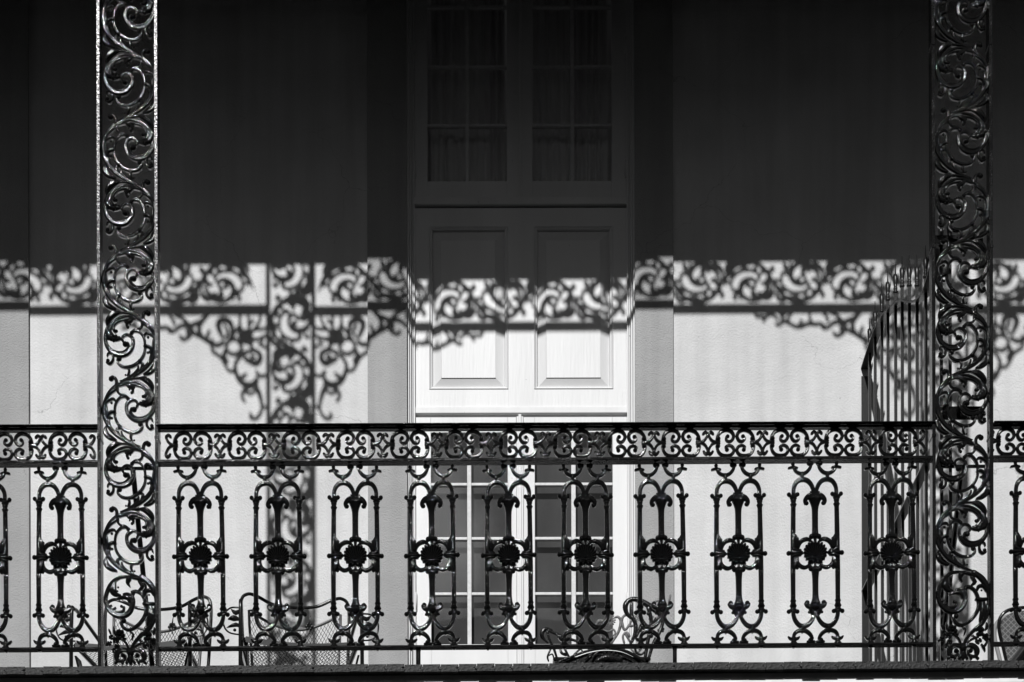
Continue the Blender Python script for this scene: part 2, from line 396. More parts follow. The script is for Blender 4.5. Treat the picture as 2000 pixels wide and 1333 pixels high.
    for u in (811, 1223.5):
        for v in (333, 92, 1175):
            h = MB(); z0 = Z(v); h.tube([(X(u), YD-.012, z0-.045), (X(u), YD-.012, z0+.045)], .007, curve=False)
            h.tube([(X(u), YD-.012, z0-.05), (X(u), YD-.012, z0-.06)], .004, curve=False); part('hinge', h, M['putty'], house, H, smooth=True)
    # curtains behind the upper panes, blinds behind the lower ones
    if not real: return
    for k, (ua, ub) in enumerate(((832, 995), (1037, 1200))):
        c = MB(); n = 90; rows_ = 60
        ya = YD+.10; xa, xb = X(ua), X(ub); z0, z1 = Z(346), Z(-395)
        for j in range(rows_+1):
            tt = j/rows_; z = z0+(z1-z0)*tt
            for i in range(n+1):
                s_ = i/n; ph = (s_+.05*sin(s_*7+k))*(8 if k == 0 else 9)*2*pi
                amp = .018+.008*sin(s_*9+k*2)
                y = ya + amp*sin(ph+.5*sin(s_*23+k)) + .006*sin(ph*2.3+tt*3)*(.5+.5*sin(s_*5))
                zz = z + (.004*sin(s_*60+k*3)+.004*sin(s_*23) if j == 0 else 0)
                c.v.append((xa+(xb-xa)*s_-X(ua), y-YD, zz-z0))
        for j in range(rows_):
            for i in range(n): a = j*(n+1)+i; c.f.append((a, a+1, a+n+2, a+n+1))
        o = part('lace_curtain', c, M['curtain'], None, (X(ua), YD, z0), smooth=True)
        tag(o, ('gathered white curtain behind the left upper window panes', 'gathered white curtain behind the right upper window panes')[k], 'curtain', 'curtains behind the upper panes')
    for k, (ua, ub) in enumerate(((833, 1000), (1036, 1204))):
        c = boxm(0, X(ub)-X(ua), 0, .004, 0, Z(820)-Z(1300))
        o = part('window_blind', c, M['blind'], None, (X(ua), YD+.075, Z(1300)))
        tag(o, ('grey blind behind the left glazed door, with a cloud mirrored over it', 'grey blind behind the right glazed door, beside the ornate metal chair')[k], 'blind', 'blinds behind the lower panes')
for o in offs: door_bay(o, o == 0)

# ------------------------------------------------------------------ gallery deck
SAG = -.0043/1.0                             # the old gallery rises slightly to the right
def zs(x): return .0042*x
deck = thing('gallery_deck', 'dark painted board deck edge of the gallery over a white fascia', 'deck', (0, 0, ZD))
deck.rotation_euler = (0, -.0042, 0)
th = .030; pw = .0752
def plank_mb():
    b = MB(); c = pw-.0019; h = -th
    prof = [(0, 0), (c, 0), (c, h*.36), (c-.009, h*.42), (c-.009, h*.62), (c, h*.68), (c-.001, h), (-.001, h), (0, h*.68), (-.008, h*.60), (-.008, h*.44), (0, h*.36)]
    n = len(prof)
    for y in (-.08, YW-.004): b.v += [(x, y, z) for x, z in prof]
    b.f.append(tuple(range(n))); b.f.append(tuple(range(n, 2*n))[::-1])
    for i in range(n): j = (i+1) % n; b.f.append((i, j, n+j, n+i))
    return b
pm = plank_mb().mesh('plank', M['plank'], False)
x = -4.2
while x < 4.2:
    link('plank', pm, deck, (x, random.uniform(-.005, .005), random.uniform(-.0022, .0008)), (0, random.uniform(-.012, .012), 0)); x += pw
part('fascia_board', boxm(-4.4, 4.4, -.033, -.008, -.0775, -th-.003), M['fascia'], deck)
part('edge_beam', boxm(-4.4, 4.4, -.030, .10, -.30, -.0785), M['dark'], deck)
part('joist_ceiling', boxm(-4.4, 4.4, .11, YW-.004, -.10, -th-.005), M['ceil'], deck)

# ------------------------------------------------------------------ cast iron scroll unit (one half period of the running vine)
ZU = 130/1333.0
UC = (650, 650)
def scroll_unit(fx=1):
    m = MB(UC[0], UC[1], ZU*S, 0, fx); m.wf = 1.24; m.T = .016
    G = GROOVE
    st = m.stroke
    st([(430,205,46),(330,285,70),(235,395,72),(165,520,60),(130,650,62),(128,780,66),(150,900,64),(200,1005,70),(285,1130,74),(400,1240,70),(530,1325,62),(665,1395,46),(850,1455,16)], .95, 4, G)
    R = random.Random(5)
    for line in ([(430,205,46),(330,285,70),(235,395,72),(165,520,60),(130,650,62),(128,780,66),(150,900,64),(200,1005,70),(285,1130,74),(400,1240,70),(530,1325,62)],
                 [(850,195,44),(985,290,52),(1085,405,58),(1135,520,58),(1140,640,60),(1105,765,64),(1030,870,66),(925,935,70),(810,945,74),(700,905,76),(618,820,70),(580,710,62)],
                 [(405,530,46),(360,620,46),(345,740,46),(350,860,48),(392,975,50),(470,1078,54),(580,1150,54),(700,1180,52)]):
        for x_, v_, w_ in catmull(line, 3):
            if R.random() < .6: m.ball(x_+R.uniform(-.25, .25)*w_, v_+R.uniform(-.25, .25)*w_, w_*R.uniform(.12, .2), 1.2, -w_*m.k*.42)
    st([(380,320,36),(290,375,50),(205,460,44),(150,560,30)], .9, 4, None, -.004)
    st([(430,225,30),(560,168,36),(700,160,40),(850,195,44),(985,290,52),(1085,405,58),(1135,520,58),(1140,640,60),(1105,765,64),(1030,870,66),(925,935,70),(810,945,74),(700,905,76),(618,820,70),(580,710,62),(592,610,60),(650,548,54),(720,530,46),(785,565,44),(805,620,46),(785,662,40)], 1.0, 4, G)
    st([(1112,630,26),(1085,740,30),(1000,845,34),(880,890,36),(780,885,40),(705,835,42),(668,770,46),(690,715,54)], 1.1, 4, None, -.004)
    m.ball(738, 730, 52, 1.1, -.003)
    st([(560,215,28),(720,228,36),(850,252,40),(945,315,44),(978,395,46),(955,455,60)], .9, 4)
    m.ball(918, 462, 32)
    st([(990,300,46),(1055,380,96),(1080,480,128),(1035,565,136),(950,608,100),(868,604,70)], .75, 4, G)
    st([(1010,330,20),(1045,470,36),(985,560,36),(915,570,20)], .9, 4, None, -.008)
    st([(900,560,16),(930,600,30),(925,650,18)], 1.2, 3, None, -.010); st([(985,520,18),(1005,590,32),(985,650,18)], 1.2, 3, None, -.010); st([(1060,420,18),(1105,520,32),(1085,610,18)], 1.2, 3, None, -.010)
    m.ball(860, 585, 26); m.ball(970, 665, 22); m.ball(1075, 620, 26); m.ball(925, 545, 18)
    st([(440,240,36),(560,205,52),(640,245,92),(700,295,62),(712,350,40)], .9, 4, G); m.ball(688, 385, 30); m.ball(738, 282, 22); m.ball(640, 325, 18)
    st([(408,290,44),(408,365,42),(460,418,40),(540,432,42),(598,470,44)], 1., 4)
    m.ball(610, 500, 40)
    st([(580,465,34),(540,455,44),(470,468,46),(405,530,46),(360,620,46),(345,740,46),(350,860,48),(392,975,50),(470,1078,54),(580,1150,54),(700,1180,52),(820,1158,52),(892,1090,46),(895,1020,38)], 1.0, 4, G)
    m.ball(858, 1018, 46)
    st([(700,1185,36),(664,1245,44),(672,1300,42),(700,1350,24)], 1., 3); m.ball(735,1340,20); m.ball(655,1350,20)
    st([(150,640,30),(182,570,44),(250,522,48),(320,505,44),(362,550,34)], 1., 4); m.ball(282, 588, 26)
    st([(345,770,54),(280,775,60),(222,822,56),(195,900,40)], 1., 4, None, -.003)
    st([(185,640,26),(188,760,44),(195,880,34)], .9, 3)
    st([(240,1010,46),(222,930,40),(250,875,42)], 1., 4); m.ball(288, 895, 26)
    m.ball(450, 1072, 44, 1.1); st([(450,1080,40),(395,1110,50),(400,1170,60),(440,1230,30)], .9, 3)
    st([(480,1165,34),(490,1220,38),(560,1300,36),(640,1350,20)], .9, 4)
    st([(1105,955,22),(1085,905,34),(1025,895,42),(985,965,44),(995,1055,46),(1055,1110,46),(1112,1085,36)], 1., 4); m.ball(1088, 1050, 36); m.ball(1098, 950, 20)
    st([(190,1120,16),(220,1210,26),(300,1285,18)], 1.2, 3, None, -.008); st([(1085,265,18),(1020,190,28),(930,125,16)], 1.2, 3, None, -.010)
    st([(170,1060,36),(150,1140,66),(185,1225,88),(270,1290,86),(360,1325,44)], .8, 4, G)
    st([(1105,345,34),(1090,270,84),(1040,185,104),(950,115,100),(860,92,50)], .8, 4, G)
    st([(430,212,30),(560,135,38),(700,98,40),(860,90,36)], .9, 4)
    st([(375,235,56),(382,155,56),(352,90,54),(300,66,50)], 1., 4); m.ball(278, 108, 50)
    return m
MA = scroll_unit(1).mesh('scroll_unit', M['iron']); MBm = scroll_unit(-1).mesh('scroll_unit', M['iron'])
k = .98
MFA = scroll_unit(1).mesh('scroll_unit', M['iron'], True, lambda x, y, z: (z*k, y, x*.97))
MFB = scroll_unit(-1).mesh('scroll_unit', M['iron'], True, lambda x, y, z: (z*k, y, x*.97))
MFAm = scroll_unit(1).mesh('scroll_unit', M['iron'], True, lambda x, y, z: (-z*k, y, x*.97))
MFBm = scroll_unit(-1).mesh('scroll_unit', M['iron'], True, lambda x, y, z: (-z*k, y, x*.97))

def base_unit():
    k_ = 220/1333.0
    m = MB(377, 1250, k_*S, 0); m.wf = 1.2; m.T = .014; st = m.stroke; G = GROOVE
    st([(505,225,48),(600,300,60),(662,400,56),(686,500,46),(680,620,50),(648,740,54),(590,845,48),(500,920,40),(420,1010,34),(385,1085,30)], 1, 5, G)
    st([(400,220,20),(250,232,36),(150,310,44),(96,420,44),(86,520,44),(120,610,48),(200,678,54),(290,688,54),(368,640,54),(404,550,54),(398,470,48),(350,432,38),(302,432,30)], 1, 5, G)
    st([(190,290,40),(172,380,74),(200,430,56),(255,440,22)], .9, 4, G); m.ball(165,425,14); m.ball(232,350,13); m.ball(225,395,12)
    st([(222,490,22),(290,470,38),(350,480,48),(370,520,38)], 1, 4, None, -.003); m.ball(372,500,14,1,-.01)
    st([(90,540,28),(118,575,26),(150,562,18)], 1, 4); st([(125,600,26),(165,612,24),(198,590,20)], 1, 4)
    st([(165,632,28),(230,645,30),(290,628,30),(300,585,28)], 1, 4); m.ball(272, 575, 18)
    m.ball(408, 428, 24)
    st([(400,405,34),(450,398,36),(515,440,36),(555,530,40),(562,640,42),(522,730,40),(450,808,38),(370,852,36),(300,830,36),(262,770,32)], 1, 5, G); m.ball(298, 745, 30)
    st([(360,250,60),(345,295,40),(368,335,18)], .9, 3); st([(480,280,30),(520,340,44),(478,382,22)], .9, 3); st([(400,235,30),(460,245,36),(520,270,30)], 1, 3)
    st([(545,548,44),(600,556,46),(650,548,36)], 1, 3, None, -.004); st([(545,440,26),(565,395,40),(620,390,40),(655,440,30)], 1, 4); m.ball(598,440,12)
    st([(612,580,50),(618,690,72),(590,790,50)], .8, 4, G, -.002)
    st([(378,878,18),(408,905,24),(392,965,16)], 1, 3)
    st([(352,1075,24),(322,1005,26),(262,955,22)], 1, 3); st([(415,1068,22),(475,1022,26),(560,990,22)], 1, 3)
    R = random.Random(3)
    for cx, cy, r in ((250,910,52),(572,925,50),(205,975,36),(560,1040,34),(640,985,34),(130,1010,26),(220,1050,30),(150,940,26),(655,1020,22),(500,990,22),(300,960,22),(180,1095,24)):
        for i in range(7):
            a = 2*pi*i/7+R.random(); m.ball(cx+cos(a)*r*.78, cy+sin(a)*r*.78, r*.48, 1.2)
        m.ball(cx, cy, r*.36, 1.9, -.004)
    for a in ([(190,900,24),(185,850,26),(180,815,10)],[(140,890,22),(125,855,20),(120,840,8)],[(650,900,24),(662,860,34),(655,820,10)],[(600,1080,20),(625,1120,30),(640,1160,10)],[(110,1020,24),(92,1035,20),(80,1030,8)],[(640,1090,30),(660,1050,20),(680,1010,10)]): st(a, .8, 3)
    for s in (1, -1):
        f = lambda x: 377+s*(x-377)
        st([(f(375),1108,34),(f(330),1092,42),(f(268),1090,46),(f(215),1130,46),(f(208),1185,44),(f(245),1222,36),(f(305),1205,30),(f(318),1160,26)], 1.2, 5, G)
        st([(f(345),1120,20),(f(290),1112,24),(f(245),1140,22),(f(238),1180,18)], 1.2, 4, None, -.01)
        m.ball(f(290), 1160, 26, 1.6, -.006)
        st([(f(360),1130,26),(f(352),1190,26),(f(330),1245,30)], 1.1, 3); st([(f(230),1215,26),(f(200),1245,30)], 1, 2); st([(f(290),1215,26),(f(280),1246,30)], 1, 2)
    st([(377,1095,60),(377,1125,80)], 1, 2); st([(377,1130,34),(377,1245,40)], 1.1, 2)
    return m
BASEM = base_unit().mesh('base_ornament', M['iron'])

# ------------------------------------------------------------------ posts
XL, XR = P(253.5, 700, 0)[0], P(1879.4, 700, 0)[0]
BAY = XR-XL
ZF0 = P(700, 616, YW)[1] + SZ*(YW+.015)             # underside of the gallery frieze
ZB = P(700, 515.5, YW)[1] + SZ*(YW+.07)             # underside of the beam above it
def zf(x): return .0030*(x+1.3)
postnames = {-1: 'openwork iron post standing beyond the left edge of the photo', 0: 'left tall openwork cast iron scroll post, in front of the two mesh chairs',
             1: 'right tall openwork cast iron scroll post, beside the spiked screen', 2: 'openwork iron post beyond the right edge of the photo'}
post_x = {i: XL+BAY*i for i in (-1, 0, 1, 2)}
for i, xp in post_x.items():
    t = thing('iron_post', postnames[i], 'post', (xp, 0, ZD), 'cast iron gallery posts')
    top = ZF0+.36-ZD
    for a, b in ((-61.5, -54.8), (50.8, 57.5)):
        bb = MB(); bb.box(a*S, b*S, -.030, .030, .0, top); part('post_bar', bb, M['bar'], t, bevel=.0015)
        bb = MB(); x_ = (a+b)/2*S
        for z_ in (.96, 1.75, 2.6): bb.box(x_-.0092, x_+.0092, -.0325, .0325, z_, z_+.012)
        part('bar_joint', bb, M['bar'], t, bevel=.002)
    # vine units, A leaning left and B right, every 127.7 readings
    vref = 793.4 if i == 0 else 793.4-8.6
    j = 1
    while True:
        v = vref + 127.75*j
        z = P(251, v, 0)[1]-ZD
        if v > 1060: j -= 1; continue
        if z > top-.1: break
        o = link('scroll_unit', MA if j % 2 == 0 else MBm, t, (0, 0, z)); j -= 1
    # unit above the base (A) and base
    z = P(251, vref+255.5, 0)[1]-ZD; 
    o = link('scroll_unit', MA, t, (0, 0, z))
    link('base_ornament', BASEM, t, (0, 0, P(251, 1296.3-(0 if i < 1 else 5), 0)[1]-ZD), scale=(1, 1, 1))
    if i == 1:
        for v0, v1 in ((463, 478), (797, 822)):
            bb = boxm(-52*S, 46*S, .045, .056, gz(v1, .05)-ZD, gz(v0, .05)-ZD); part('cross_plate', bb, M['bar'], t, bevel=.001)
    bb = MB(); bb.tube([(.006, .03, gz(908, 0)-ZD), (.006, .62, .01)], .012, curve=False, sides=6)
    part('back_stay', bb, M['bar'], t)
    bb = boxm(-53*S, 50*S, .022, .032, gz(911.5, 0)-ZD, gz(906, 0)-ZD); part('rear_rail', bb, M['bar'], t)

# ------------------------------------------------------------------ balustrade pieces
def baluster():
    m = MB(0, 1262.5, S, 0); m.wf = 1.17; m.T = .013; G = GROOVE
    for s in (1, -1):
        def st(p, *a, **k_): m.stroke([(s*x_, v_, w_) for x_, v_, w_ in p], *a, **k_)
        def ba(x_, v_, r_, d_=1.0, dy=0.): m.ball(s*x_, v_, r_, d_, dy)
        st([(7,917,5),(10,924,6),(16,930.5,6.4),(24,933.5,6.6),(32,931.5,6),(38,926.5,5.4),(41,919,4.6)], 1, 4, G)
        ba(10.5, 913.5, 5); ba(6, 914, 4)
        st([(41.5,920,5),(34,921.8,4)], 1, 2); st([(41.5,920,5),(49.5,921.8,4)], 1, 2); ba(42, 914.5, 3.6); ba(41.5, 919.5, 3.4, 1.4)
        st([(24.3,933,6.5),(24.3,943,6.5)], 1.1, 2)
        st([(41,974,7),(40.8,963,7),(37.5,953.5,7.6),(31.5,947,8),(22.5,944.8,8.4),(14,947.5,8.2),(7.5,954.5,7.6),(3.6,964,7),(2.2,974,6)], 1, 4, G)
        ba(33.6, 973.5, 4.1); ba(50, 973.5, 4.1); st([(34,975,4.5),(42,978,5),(50,975,4.5)], 1, 3)
        for q in range(8): ba(41.5+4.4*cos(q*pi/4), 981+4.4*sin(q*pi/4), 2.5, 1.3)
        ba(41.5, 981, 2.3, 2.4)
        st([(41.5,986,10),(41.5,990,8),(41.5,993,11.5)], 1, 2)
        st([(41.6,993,8),(42,1022,8.2),(42.3,1054,8.6)], 1, 3, G)
        for q in range(4): ba(41.6, 996.5+q*2.6, 2.2, 1.4, -.008)
        st([(0,980,10),(7,976.5,10),(14,979,9),(18.6,985,7.5),(18.8,990,6)], 1.1, 4, G); ba(16.2, 991, 4.2)
        st([(4,974,5),(8,969,3)], 1, 2); ba(7, 981.5, 2.6, 2, -.005); ba(2.5, 980.5, 2.2, 2.6, -.005); ba(11.5, 982, 2.2, 2, -.005)
        st([(9,985,5),(4,991,5),(0,998,3)], 1.2, 3)
        # medallion
        ba(7, 1056.0, 5.0); ba(10, 1063, 3.4)
        st([(10,1064,4.4),(13,1061.5,6.2),(18,1061,7.6),(25,1063.6,7.8),(30.5,1069.5,7.4),(33,1078,5.6)], 1, 4, G)
        st([(10,1108,4.4),(14,1113.5,6.4),(21,1116,7.2),(28,1113.5,7.2),(33.5,1107,6.8),(35,1098,5.4)], 1, 4, G); ba(10.5, 1107, 4)
        st([(42,1051,7),(38.5,1059,9),(35.5,1067,9),(34.5,1076,7)], 1.2, 4, G, dy=-.002); ba(34.2, 1060, 3.2)
        st([(44,1121,6),(40,1113,9),(37,1104,9),(35.5,1096,7)], 1.2, 4, G, dy=-.002); ba(35, 1116.5, 3.4)
        st([(43,1080,7),(36,1084,7),(29,1083,5)], 1.2, 3, None, dy=-.004); st([(44,1096,6),(37,1092,7),(29,1092,5)], 1.2, 3, None, dy=-.004)
        st([(48,1088,6),(38,1088,8),(28.5,1087.5,7)], 1.3, 3, None, dy=-.003); ba(51, 1088, 4.6); ba(27.5, 1087.5, 4.6)
        st([(42.3,1052,8.6),(43,1121,8.6)], .8, 2)
        ba(8, 1118.5, 5.2); st([(5,1120,5),(2,1128,5)], 1, 2); ba(9.5, 1113.5, 3)
        # lower half
        st([(43,1121,8.6),(43,1150,8.2),(43,1185,8)], 1, 3, G)
        for q in range(4): ba(43, 1180-q*2.6, 2.2, 1.4, -.008)
        st([(43,1181,10.5),(43,1184,8.5),(43,1187,9)], 1, 2)
        for q in range(8): ba(43+4.4*cos(q*pi/4), 1190.5+4.4*sin(q*pi/4), 2.5, 1.3)
        ba(43, 1190.5, 2.3, 2.4)
        ba(35.2, 1201.5, 4.3); ba(51.4, 1201.5, 4.3); st([(36,1200,4),(43,1197,6),(51,1200,4)], 1, 3)
        st([(0,1191,9),(8,1192.5,9),(14.5,1191,8.5),(18,1187,7.5)], 1.1, 4, G); ba(16, 1184.5, 4.6); ba(6, 1187, 3.6, 1.6); ba(9, 1196, 4.5, 1.2)
        st([(10,1196,7),(6,1204,8),(3,1211,5)], 1, 3, G); ba(9.5, 1199, 3.5, 1.6); ba(4, 1189, 2.6, 2.4); ba(12, 1203, 3)
        st([(43,1200,7),(42.2,1210,7.4),(38.8,1219.5,7.8),(32.5,1227.5,8.2),(25,1230.5,8.6),(16.5,1228.5,8.4),(9,1221.5,7.6),(4,1212,6.6),(1.6,1202,5)], 1, 4, G)
        st([(25.6,1230,6.5),(25.6,1240,6.5)], 1.1, 2)
        st([(42.6,1252,5.5),(41.4,1246.5,6.4),(37,1241,7.2),(28,1238.3,7.6),(18.5,1240,7.6),(10.5,1246.5,7),(6.5,1254,5.6)], 1, 4, G)
        ba(10, 1257.5, 4.6); st([(3,1260.5,5),(15,1260.5,5)], 1, 2)
        st([(42.5,1256,6),(35,1254,5.5),(31.5,1251,3)], 1, 3); st([(42.5,1256,6),(49,1254,5.5),(52.5,1250.5,3)], 1, 3)
        st([(42.3,1252,8),(42.3,1257,9),(42.3,1260,9),(42.3,1264,14)], 1, 2)
    m.stroke([(0,984,22),(0,992,16),(0,1002,11.4),(0,1020,10.4),(0,1045,10.6),(0,1053,13)], 1, 4, GROOVE)
    m.stroke([(0,1052,9),(0,1059,6),(0,1066,5)], 1.2, 2); m.ball(0, 1056, 4.5, 1.5)
    m.stroke([(0,1108,4.5),(0,1122,5)], 1, 2)
    m.stroke([(0,1121,14),(0,1129,12),(0,1140,10.6),(0,1170,10.2),(0,1200,11),(0,1212,14)], 1, 4, GROOVE) if False else m.stroke([(0,1121,14),(0,1129,12),(0,1140,10.6),(0,1165,10.2),(0,1178,12),(0,1186,17)], 1, 4, GROOVE)
    m.ball(0, 1193, 9, 1.1)
    # shell
    m.ball(0, 1087.5, 19, .12)
    fy = 1097
    for q in range(19):
        a = math.radians(-165+q*330/18)
        ex, ey = 0+20.4*sin(a), 1087.5-20.4*cos(a)
        m.stroke([(sin(a)*3, fy-cos(a)*3, 2.2),((ex+0)*.6, fy+(ey-fy)*.6, 4.0),(ex, ey, 5.2)], 2.3, 3, None, dy=-.004)
    for q in range(19):
        a = math.radians(-165+q*330/18)
        m.ball(18.6*sin(a), 1087.5-18.6*cos(a), 2.5, 1.5, -.011)
        if q % 2 == 0: m.ball(11.5*sin(a), 1089.5-11.5*cos(a), 1.9, 1.5, -.0085)
    m.stroke([(-8,1098,4),(0,1099,4.5),(8,1098,4)], 1.9, 3, None, dy=-.006)
    return m
BAL = baluster().mesh('baluster_panel', M['iron'])
def motif(parts):
    m = MB(0, 898, S, 0); m.wf = 1.13; m.T = .012; G = GROOVE
    for s in parts:
        def st(p, *a, **k_): m.stroke([(s*x_, v_, w_) for x_, v_, w_ in p], *a, **k_)
        def ba(x_, v_, r_, d_=1.0, dy=0.): m.ball(s*x_, v_, r_, d_, dy)
        st([(36.5,866,5),(34,857,6),(27.5,849,6.8),(16.5,845.6,7),(7,850,6.6),(3.4,858.5,6.2),(7,866.5,6),(13,868.6,5.6),(18,864.5,5),(17,858.5,4.5)], 1, 4, G); ba(15, 858.5, 3.9, 1.2)
        st([(17,884,4.5),(19,879.5,4.6),(13,876.3,5.4),(6,879,5.8),(3,886.5,6),(7,893.8,6.2),(15,896.8,6.4),(26,895.5,6.4),(33,889,6.2),(36.5,878,5.2)], 1, 4, G); ba(16.5, 885, 4.1, 1.2)
        ba(33.4, 863, 4.6, 1.3); ba(34, 877.5, 4.6, 1.3)
        st([(31,872,4),(37,870.5,5.5),(45.5,866.5,5.4),(50.5,859.5,5),(52,853.5,5),(48,850,5.6),(44,852.5,5)], 1, 4, G); ba(44, 854, 2.8)
        st([(31,868,4),(37,870,5.5),(45,873.5,5.4),(50,880,5),(52.6,888,5.4),(50,893.5,6.5),(45.5,890.5,5)], 1, 4, G); ba(44.5, 888.5, 2.6)
    return m
MOT = motif((1, -1)).mesh('scroll_motif', M['iron'])
def pv(u, kind):
    return {'top': 830.0-.0037*u, 'r2': 899.4-.0053*u, 'bot': 1264.8-.0058*u}[kind]
def rail_between(name, mbf, u0, u1, kind, par, dv=0, yf=0):
    a = (P(u0, pv(u0, kind)+dv, 0)[0], P(u0, pv(u0, kind)+dv, yf)[1]); b = (P(u1, pv(u1, kind)+dv, 0)[0], P(u1, pv(u1, kind)+dv, yf)[1])
    L = sqrt((b[0]-a[0])**2+(b[1]-a[1])**2)
    o = part(name, mbf(L), M['rail'], par, (a[0]-par.location.x, 0, a[1]-par.location.z), bevel=.0015, rot=(0, -math.atan2(b[1]-a[1], b[0]-a[0]), 0))
    return o
def hand(L):
    m = MB(); m.box(0, L, -.040, .040, -.0045, 0); m.box(0, L, -.030, .020, -.0078, -.0047); m.box(0, L, -.012, .012, -.0125, -.0080); return m
bals = {-1: dict(u0=-1380, u1=193, c=[118-150*q for q in range(9)], mot=[132.8-106*q for q in range(12)], feet=[-300, -810]),
        0: dict(u0=307, u1=1825, c=[392.3, 543.2, 694, 844, 993.6, 1143.5, 1293, 1443, 1592.3, 1742], mot=[376.6+105.97*q for q in range(14)], feet=[817.5, 1318]),
        1: dict(u0=1938, u1=3440, c=[2026+150*q for q in range(9)], mot=[1984+106*q for q in range(13)], feet=[2450, 2950])}
bl = {-1: 'iron balustrade section running off the left edge beside the left scroll post', 0: 'long central black iron balustrade between the two scroll posts',
      1: 'iron balustrade section running off the right edge beside the right scroll post'}
for key, d in bals.items():
    xm = P((d['u0']+d['u1'])/2, 1290, 0)[0]
    t = thing('iron_balustrade', bl[key], 'railing', (xm, 0, ZD), 'balustrade sections')
    rail_between('handrail', hand, d['u0'], d['u1'], 'top', t, -1.0, -.040)
    rail_between('middle_rail', lambda L: boxm(0, L, -.0265, .0265, -.0115, 0), d['u0'], d['u1'], 'r2', t, 0, -.0265)
    rail_between('bottom_rail', lambda L: boxm(0, L, -.020, .020, -.0100, 0), d['u0'], d['u1'], 'bot', t, 0, -.020)
    for u in d['c']:
        x_, z_ = P(u+1.0, pv(u, 'bot'), 0)
        link('baluster_panel', BAL, t, (x_-xm, 0, z_-ZD), (random.uniform(-.01, .01), -.005+random.uniform(-.004, .004), random.uniform(-.05, .05)), scale=(random.uniform(.985, 1.012), 1, 1.0))
    for u in d['mot']:
        x_, z_ = P(u, pv(u, 'r2'), 0)
        link('scroll_motif', MOT, t, (x_-xm, 0, z_-ZD), (0, random.uniform(-.006, .006), 0), scale=(.997, 1, .985))
    for u in d['feet']:
        x_, z_ = P(u, pv(u, 'bot')+5, 0)
        f_ = MB(); f_.tube([(0, 0, 0, .018), (0, 0, -.012, .010), (0, 0, z_*0-.02, .009), (0, 0, -(z_-ZD)-.004, .009)], .009, curve=False, sides=8)
        part('foot', f_, M['rail'], t, (x_-xm, 0, z_-ZD))

# ------------------------------------------------------------------ frieze and brackets under the gallery roof (just above the picture; they throw the shadows)
XSH = SX*YW
def wx(u, v=570): return P(u, v, YW)[0]-XSH
fr = {-1: (post_x[-1], post_x[0]), 0: (post_x[0], post_x[1]), 1: (post_x[1], post_x[2])}
ZFC = (ZF0+.026+ZB-.05)/2+.012
for key, (xa, xb) in fr.items():
    xm = (xa+xb)/2
    t = thing('iron_frieze', {-1: 'scrollwork iron frieze whose shadow falls left of the left post', 0: 'scrollwork iron frieze between the posts, throwing lace shadow over the door',
               1: 'scrollwork iron frieze whose shadow falls at the far right'}[key], 'frieze', (xm, 0, ZF0), 'friezes under the gallery roof')
    t.rotation_euler = (0, -.0030, 0)
    xa_, xb_ = xa+58*S-xm, xb-62*S-xm
    part('frieze_rail', boxm(xa_, xb_, -.018, .018, 0, .031), M['rail'], t)
    if key == 0: us = [(683+98.1*q, 'B' if q % 2 == 0 else 'A') for q in range(12)]
    elif key == -1: us = [(435.5-98.1*q, 'B' if q % 2 == 0 else 'A') for q in range(12)]
    else: us = [(1953+98.1*q, 'A' if q % 2 == 0 else 'B') for q in range(12)]
    for u, c in us:
        x_ = wx(u)-xm
        if x_ < xa_+.02 or x_ > xb_-.02: continue
        me = {('A', 0): MFA, ('B', 0): MFB, ('A', 1): MFAm, ('B', 1): MFBm}[(c, 0 if key == 0 else 1)]
        link('scroll_unit', me, t, (x_, 0, ZFC-ZF0))
